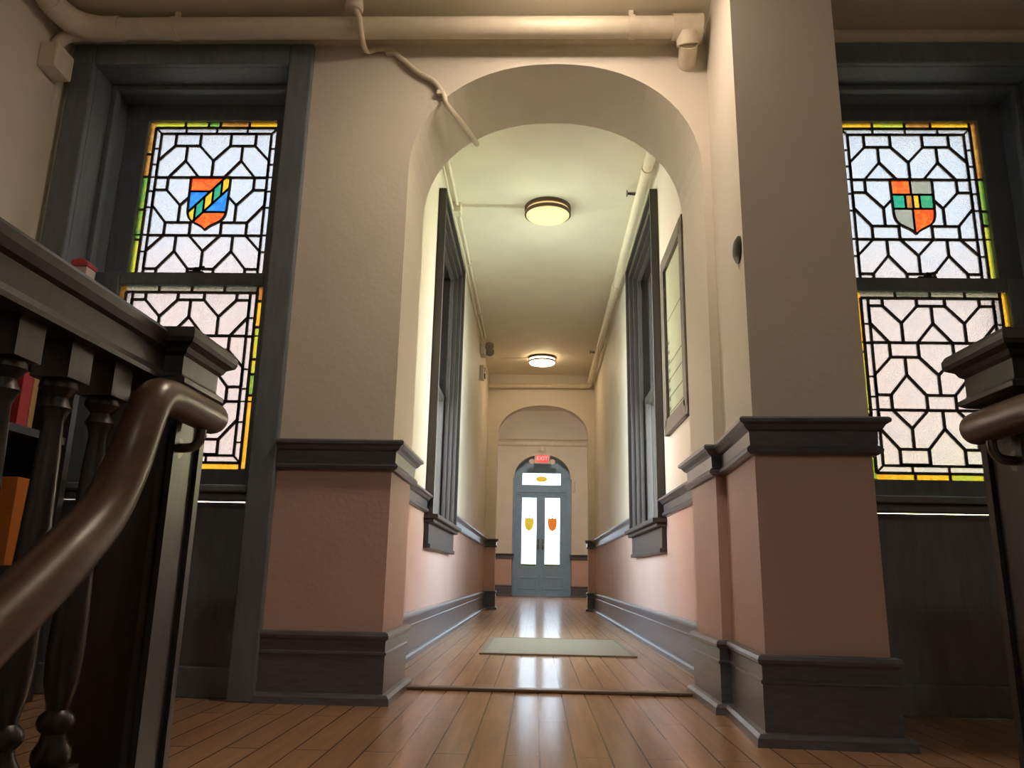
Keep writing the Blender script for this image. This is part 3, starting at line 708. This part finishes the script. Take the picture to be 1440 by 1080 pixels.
r = thing('corridor_conduit', (-.6,6,3.0), 'thin painted wiring conduit along the left corridor ceiling edge', 'conduit')
MB().tube([(-.6,YB+.01,3.02),(-.6,4.3,3.025),(-.6,8.45,3.025)], .012, 10).build('conduit', PIPE, r, smooth=True)
MB().tube(catmull([(-.625,4.0,3.0),(-.63,5.0,2.985),(-.625,6.0,2.995),(-.63,7.2,2.985),(-.62,8.4,2.98)],6), .007, 8).build('cable', PIPE, r, smooth=True)
B(-.645,-.57,5.18,5.28,2.97,3.045).build('junction_box', PIPE, r, bevel=.006)
MB().tube([(-.57,5.23,3.035),(-.105,5.25,3.035)], .0075, 8).build('branch_conduit', PIPE, r, smooth=True)
MB().tube([(-.585,8.6,3.03),(-.56,9.25,3.035),(-.5,9.33,3.035),(-.115,9.34,3.035)], .0075, 8).build('branch_conduit', PIPE, r, smooth=True)
for y in (4.1,6.3,7.6): B(-.62,-.58,y-.012,y+.012,3.008,3.049).build('clip', PIPE, r)

r = thing('emergency_light', (-.61,8.55,2.83), 'twin-headed emergency light high on the left corridor wall', 'emergency light')
B(CL-.001,CL+.06,8.45,8.66,2.84,2.965).build('housing', WHITEP, r, bevel=.012)
for dy, dz in ((-.04,-.0),(.10,-.03)):
    m = MB(); c = Vector((CL+.105,8.52+dy,2.93+dz)); m.lathe([(.016,.045),(.04,.03),(.05,-.02),(.044,-.03)], c, 'y', 18); m.tube([(CL+.05,c.y+.02,c.z-.02),(c.x,c.y+.03,c.z)], .012, 8); m.build('lamp_head', GREYP, r, smooth=True)
r = thing('alarm_strobe', (-.64,8.56,2.55), 'small upright alarm box under the twin-headed emergency light', 'alarm')
B(CL-.001,CL+.05,8.5,8.62,2.56,2.72).build('housing', WHITEP, r, bevel=.008)
MB().box(CL+.05,CL+.062,8.52,8.6,2.58,2.63).box(CL+.05,CL+.058,8.53,8.59,2.66,2.7).build('lens', BRONZE, r)

r = thing('arch_cable', (-.73,2.5,HC), 'painted cable dropping from a round ceiling box and crossing the near arch', 'cable')
MB().lathe([(.022,.035),(.022,.03),(.034,.028),(.036,-.004),(.03,-.012),(.01,-.014)], (-.722,2.555,2.525), 'z', 24).build('junction_box', WHITEP, r, smooth=True)
cp = catmull([(-.715,2.55,2.514),(-.708,2.555,2.502),(-.70,2.562,2.485),(-.697,2.57,2.455),(-.70,2.62,2.44),(-.70,2.70,2.445),(-.66,2.715,2.463),(-.61,2.715,2.46),(-.55,2.715,2.41),(-.49,2.715,2.355),(-.425,2.715,2.315),(-.385,2.715,2.255),(-.372,2.735,2.222),(-.33,2.92,2.26),(-.285,YB+.0,2.298)], 6)
MB().tube(cp, .011, 10).build('cable', PIPE, r, smooth=True)
for p in ((-.605,2.718,2.455),(-.392,2.718,2.27)): B(p[0]-.02,p[0]+.012,p[1]-.014,YF,p[2]-.016,p[2]+.004).build('clip', PIPE, r, bevel=.003)

r = thing('wall_junction_box', (-1.9,2.62,2.27), 'cream junction box with curved raceway high in the far left corner', 'junction box')
B(-1.921,-1.85,2.545,2.655,2.27,2.375).build('box', PIPE, r, bevel=.006)
MB().tube(catmull([(-1.895,2.60,2.37),(-1.893,2.605,2.41),(-1.875,2.62,2.45),(-1.83,2.64,2.475),(-1.76,2.66,2.485)],8), .024, 12).build('raceway', PIPE, r, smooth=True)
# dark round fitting on pillar flank
tag(MB().lathe([(.045,.0),(.043,-.012),(.03,-.02),(.01,-.022)], (.632,2.30,1.425), 'x', 24).build('round_wall_fitting', DKGREEN, smooth=True), 'small dark round fitting on the archway side of the pillar', 'wall fitting')

# ------------------------------------------------------------------ picture, mat
r = thing('framed_document', (CR-.015,4.12,1.7), 'grey wood framed pale chart hanging on the right corridor wall', 'picture')
y0, y1, z0, z1 = 3.80,4.40,1.25,2.22; X = CR
m = MB()
for a, b in (((y0,z0),(y1,z0)),((y1,z0),(y1,z1)),((y1,z1),(y0,z1)),((y0,z1),(y0,z0))):
    ext = .0; m.bar((X-.012,a[0],a[1]),(X-.012,b[0],b[1]),.085,.03,Vector((1,0,0)))
for (yy,zz) in ((y0,z0),(y1,z0),(y1,z1),(y0,z1)): m.box(X-.025,X+.001,yy-.0425,yy+.0425,zz-.0425,zz+.0425)
m.build('picture_frame', FRAMEW, r, bevel=.004)
B(X-.008,X-.001,y0+.02,y1-.02,z0+.02,z1-.02).build('document', PAPER, r)
m = MB()
for zz in (1.32,1.41,1.51,1.60,1.86): m.box(X-.0088,X-.0079,y0+.06,y1-.06,zz,zz+.007)
for k in range(9): m.box(X-.0088,X-.0079,y1-.10,y1-.055,1.28+.055*k,1.30+.055*k)
m.build('ruled_line', INK, r)
m = MB(); m.face([m.bm.verts.new((X-.014,yy,zz)) for yy, zz in ((y0+.025,z0+.025),(y1-.025,z0+.025),(y1-.025,z1-.025),(y0+.025,z1-.025))]); m.build('picture_glass', GPIC, r)
r = thing('floor_mat', (.125,5.03,0), 'flat beige doormat on the corridor floor past the near archway', 'mat')
B(-.275,.53,4.49,5.59,.0005,.009).build('mat_field', MATM, r)
m = MB(); m.box(-.30,.555,4.465,4.49,.0005,.01); m.box(-.30,.555,5.59,5.615,.0005,.01); m.box(-.30,-.275,4.49,5.59,.0005,.01); m.box(.53,.555,4.49,5.59,.0005,.01); m.build('mat_border', MATE, r)

# ------------------------------------------------------------------ balustrades, newels, handrails
AX = .109
def balustrade(s, label):
    """s=-1 left, +1 right. built left then mirrored about AX"""
    f = lambda x: x if s < 0 else 2*AX-x
    cx = -.829
    r = thing('stair_balustrade', (f(cx),1.64,0), label, 'balustrade', 'balustrades either side of the stair head')
    def fb(m, x0, x1, *a): m.box(min(f(x0),f(x1)), max(f(x0),f(x1)), *a)
    # newel shaft: square with stopped chamfers, panel beads
    h, c = .075, .02; yc = 1.642
    def octo(hh, cc, z): return [(f(cx+px), yc+py_, z) for px, py_ in ((-hh+cc,-hh),(hh-cc,-hh),(hh,-hh+cc),(hh,hh-cc),(hh-cc,hh),(-hh+cc,hh),(-hh,hh-cc),(-hh,-hh+cc))]
    m = MB(); prof = [(h,.002,0),(h,.002,.03),(h,c,.06),(h,c,.70),(h,.002,.735),(h,.002,.80)]
    rings = [[m.bm.verts.new(p) for p in octo(*q)] for q in prof]
    for a, b in zip(rings, rings[1:]):
        for k in range(8): m.face([a[k], a[(k+1)%8], b[(k+1)%8], b[k]])
    m.face(rings[0]); m.face(rings[-1])
    for sx in (-1,1):
        for sy in (-1,1):
            a, b = sorted((f(cx+sx*(h-.003)), f(cx+sx*(h+.009)))); q0, q1 = sorted((yc+sy*(h-.004), yc+sy*(h-.026)))
            m.box(a, b, q0, q1, .0, .765)
    nw = m.build('newel_post', NEWEL, r)
    m = MB(); prof = [(.077,.782),(.092,.786),(.103,.793),(.103,.803),(.091,.811),(.090,.815),(.090,.853),(.098,.859),(.103,.869),(.110,.873),(.117,.877),(.121,.886),(.121,.899),(.115,.909),(.085,.917),(.03,.922)]
    m.lathe([(q*math.sqrt(2), z) for q, z in prof], (f(cx),yc,0 if s < 0 else .014), 'z', 4, True)
    m.build('newel_cap', NEWEL, nw)
    # deep moulded top rail
    sec = [(-.052,.80),(-.058,.797),(-.058,.806),(-.050,.812),(-.050,.852),(-.058,.858),(-.064,.872),(-.066,.886),(-.058,.896),(-.03,.902)]
    sec = sec+[(-x, z) for x, z in reversed(sec)]
    m = MB(); m.prism([(f(cx+x), z+(.0 if z < .81 else .008)) for x, z in sec], -2.55, 1.57, 'y'); m.build('top_rail', NEWEL, r)
    m = MB(); fb(m, cx-.06, cx+.06, -2.55, 1.56, 0, .035); m.build('bottom_rail', NEWEL, r, bevel=.006)
    # balusters
    q = math.sqrt(2)*.033
    y = 1.434; first = None; k = 0
    while y > (-1.0 if s < 0 else .8):
        if first is None:
            m = MB(); m.box(f(cx)-.033,f(cx)+.033,y-.033,y+.033,.733,.801); m.box(f(cx)-.033,f(cx)+.033,y-.033,y+.033,.034,.085)
            m.lathe([(.026,.733),(.030,.727),(.031,.718),(.024,.71),(.018,.702),(.022,.692),(.026,.684),(.020,.675),(.016,.66),(.019,.6),(.024,.46),(.029,.35),(.031,.27),(.028,.22),(.020,.190),(.018,.178),(.028,.168),(.031,.158),(.028,.148),(.020,.14),(.022,.128),(.031,.112),(.032,.098),(.026,.085)], (f(cx),y,0), 'z', 20)
            first = m.build('baluster', NEWEL, r, smooth=True, angle=35); y0_ = y
        else:
            o = first.copy(); COL.objects.link(o); o.parent = r; o.location = (0, y-y0_, 0)
        y -= .14; k += 1
    return r
balustrade(-1, 'dark wooden balustrade with newel and turned balusters left of the stair head')
balustrade(1, 'dark wooden balustrade with capped newel right of the stair head, cut by the frame')
def handrail(s, label):
    f = lambda x: x if s < 0 else 2*AX-x
    r = thing('handrail', (f(-.705),1.6,.735), label, 'handrail', 'stair handrails')
    p = catmull([(-.705,1.655,.738),(-.705,1.55,.738),(-.705,1.44,.738),(-.705,1.385,.722),(-.705,1.352,.665),(-.705,1.318,.585),(-.705,1.26,.50),(-.705,1.16,.42),(-.705,1.05,.345),(-.705,.85,.215),(-.705,.4,-.08),(-.705,-.4,-.60)], 8)
    p = [(f(v.x), v.y, v.z) for v in p]
    end = [(f(-.705),1.672,.738),(f(-.705),1.668,.738)]
    m = MB(); m.tube(end+p, [.012,.024]+[.032]+[.034+.010*min(1,max(0,(1.42-v[1])/.25)) for v in p[1:]], 20); m.build('rail', RAILWOOD, r, smooth=True)
    for y, z in ((1.60,.70),):
        m = MB(); m.tube(catmull([(f(-.705),y,.71),(f(-.706),y,.685),(f(-.72),y,.668),(f(-.752),y,.665)],5), .010, 10); m.lathe([(.022,0),(.022,.006)], (f(-.754)-(0 if s<0 else .006),y,.665), 'x', 16); m.build('bracket', STEEL, r, smooth=True)
    return r
handrail(-1, 'brown round handrail curving down from the left newel')
handrail(1, 'brown round handrail fixed beside the right newel')

# ------------------------------------------------------------------ bookcase on left
r = thing('bookcase', (-1.75,2.0,0), 'dark bookcase against the left wall behind the balusters', 'bookcase')
bx0, bx1, by0, by1 = -1.915,-1.6,.9,2.62
m = MB(); m.box(bx0,bx1,by0,by0+.03,0,1.37); m.box(bx0,bx1,by1-.03,by1,0,1.37); m.box(bx0,bx0+.015,by0+.03,by1-.03,0,1.37); m.box(bx0,bx1,by0+.03,by1-.03,0,.08); m.build('carcass', NEWEL, r)
m = MB(); m.box(bx0,bx1+.02,by0-.02,by1+.02,1.37,1.40); m.build('top', NEWEL, r, bevel=.006)
for z in (.42,.845,1.12): B(bx0+.015,bx1-.005,by0+.03,by1-.03,z-.025,z).build('shelf', NEWEL, r)
def book(y, w, h, dpt, z, mat, label, grp='books in the bookcase'):
    x1 = bx1-.02
    r = thing('book', (x1-dpt/2,y+w/2,z), label, 'book', grp)
    m = MB(); m.box(x1-dpt,x1,y,y+.003,z,z+h); m.box(x1-dpt,x1,y+w-.003,y+w,z,z+h); m.box(x1-.004,x1,y+.003,y+w-.003,z,z+h); m.build('cover', mat, r, bevel=.001)
    B(x1-dpt+.006,x1-.004,y+.003,y+w-.003,z+.004,z+h-.006).build('page_block', PAGES, r)
book(2.345,.05,.175,.2,.845,BOOKR,'red clothbound book seen between the left balusters')
book(2.398,.026,.18,.2,.845,BOOKT,'tan book standing beside the red clothbound book')
book(2.40,.07,.27,.2,.42,BOOKO,'orange brown book on the shelf below the red book')
r = thing('small_carton', (-1.635,2.56,1.40), 'small red and white carton on top of the bookcase', 'carton')
B(-1.655,-1.60,2.545,2.605,1.40,1.455).build('carton_base', CARTW, r, bevel=.003)
m = MB(); m.prism([(-1.658,1.455),(-1.597,1.455),(-1.597,1.47),(-1.62,1.487),(-1.658,1.478)], 2.542, 2.608, 'y'); m.build('carton_lid', CARTR, r, bevel=.003)

# ------------------------------------------------------------------ outdoors
struct(B(-60,60,-60,80,-.5,-.4).build('ground', LAWN), 'pale lawn outside the windows', 'ground')
m = MB(); m.box(-14,CL-.3,YE-.2,YE,-.4,5.4); m.box(CR+.3,14,YE-.2,YE,-.4,5.4)
struct(m.build('wall_exterior', BRICK), 'pale pink brick facade outside behind the leaded glass', 'wall')
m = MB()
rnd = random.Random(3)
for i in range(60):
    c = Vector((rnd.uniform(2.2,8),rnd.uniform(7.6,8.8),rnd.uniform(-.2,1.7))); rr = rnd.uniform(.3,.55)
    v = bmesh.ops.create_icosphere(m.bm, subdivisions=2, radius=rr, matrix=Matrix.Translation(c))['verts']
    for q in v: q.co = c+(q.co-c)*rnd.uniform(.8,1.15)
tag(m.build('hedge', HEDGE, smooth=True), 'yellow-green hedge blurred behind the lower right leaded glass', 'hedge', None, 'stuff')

# ------------------------------------------------------------------ sky and daylight
w = bpy.data.worlds.new('sky'); SC.world = w; w.use_nodes = True; nt = w.node_tree
bg = nt.nodes['Background']; tc = nt.nodes.new('ShaderNodeTexCoord'); sx = nt.nodes.new('ShaderNodeSeparateXYZ')
nt.links.new(tc.outputs['Generated'], sx.inputs[0])
cr = ramp(nt, [(.0,(.92,.92,.90,1)),(.2,(.93,.96,1,1)),(.42,(.66,.83,1,1)),(1,(.70,.85,1,1))], sx.outputs['Z'])
nt.links.new(cr.outputs[0], bg.inputs['Color']); bg.inputs['Strength'].default_value = 19.5
def portal(loc, rot, sx, sy):
    l = bpy.data.lights.new('daylight_portal', 'AREA'); l.shape = 'RECTANGLE'; l.size = sx; l.size_y = sy; l.cycles.is_portal = True
    o = bpy.data.objects.new('daylight_portal', l); COL.objects.link(o); o.location = loc; o.rotation_euler = rot
portal((CL-.29,(WY0+WY1)/2,1.76),(0,-PI/2,0),2.0,1.2)
portal((CR+.29,(WY0+WY1)/2,1.76),(0,PI/2,0),2.0,1.2)
portal((.12,YP+.12,1.5),(-PI/2,0,0),1.2,2.4)

sl = bpy.data.lights.new('sun', 'SUN'); sl.energy = 38; sl.angle = .02; sl.color = (1,.96,.9)
so = bpy.data.objects.new('sun', sl); COL.objects.link(so); so.location = (0,-20,25); so.rotation_euler = (math.radians(48),0,0)
# ------------------------------------------------------------------ camera
f_, hx, hy, roll = 1100., 33., 270., .02
Yd = Vector((hx,hy,f_)).normalized()
Zd = Vector((roll,-1,-(roll*Yd.x-Yd.y)/Yd.z)).normalized()
Xd = Yd.cross(Zd)
R = Matrix((Xd,Yd,Zd))                                   # rows: world axes in (right, down, forward)
right, down, fwd = R.col[0], R.col[1], R.col[2]
cam = bpy.data.cameras.new('camera'); co = bpy.data.objects.new('camera', cam); COL.objects.link(co)
cam.sensor_width = 36; cam.lens = 36*f_/1440; cam.clip_start = .02; cam.clip_end = 300
M = Matrix((right, -down, -fwd)).transposed().to_4x4(); M.translation = (0,0,.42)
co.matrix_world = M
SC.camera = co
SC.view_settings.view_transform = 'Standard'; SC.view_settings.look = 'None'; SC.view_settings.gamma = 1; SC.view_settings.exposure = .25
try:
    SC.view_settings.use_curve_mapping = False
    SC.cycles.use_denoising = True; SC.cycles.max_bounces = 10; SC.cycles.diffuse_bounces = 6; SC.cycles.transparent_max_bounces = 12
    SC.cycles.sample_clamp_indirect = 6
except Exception: pass
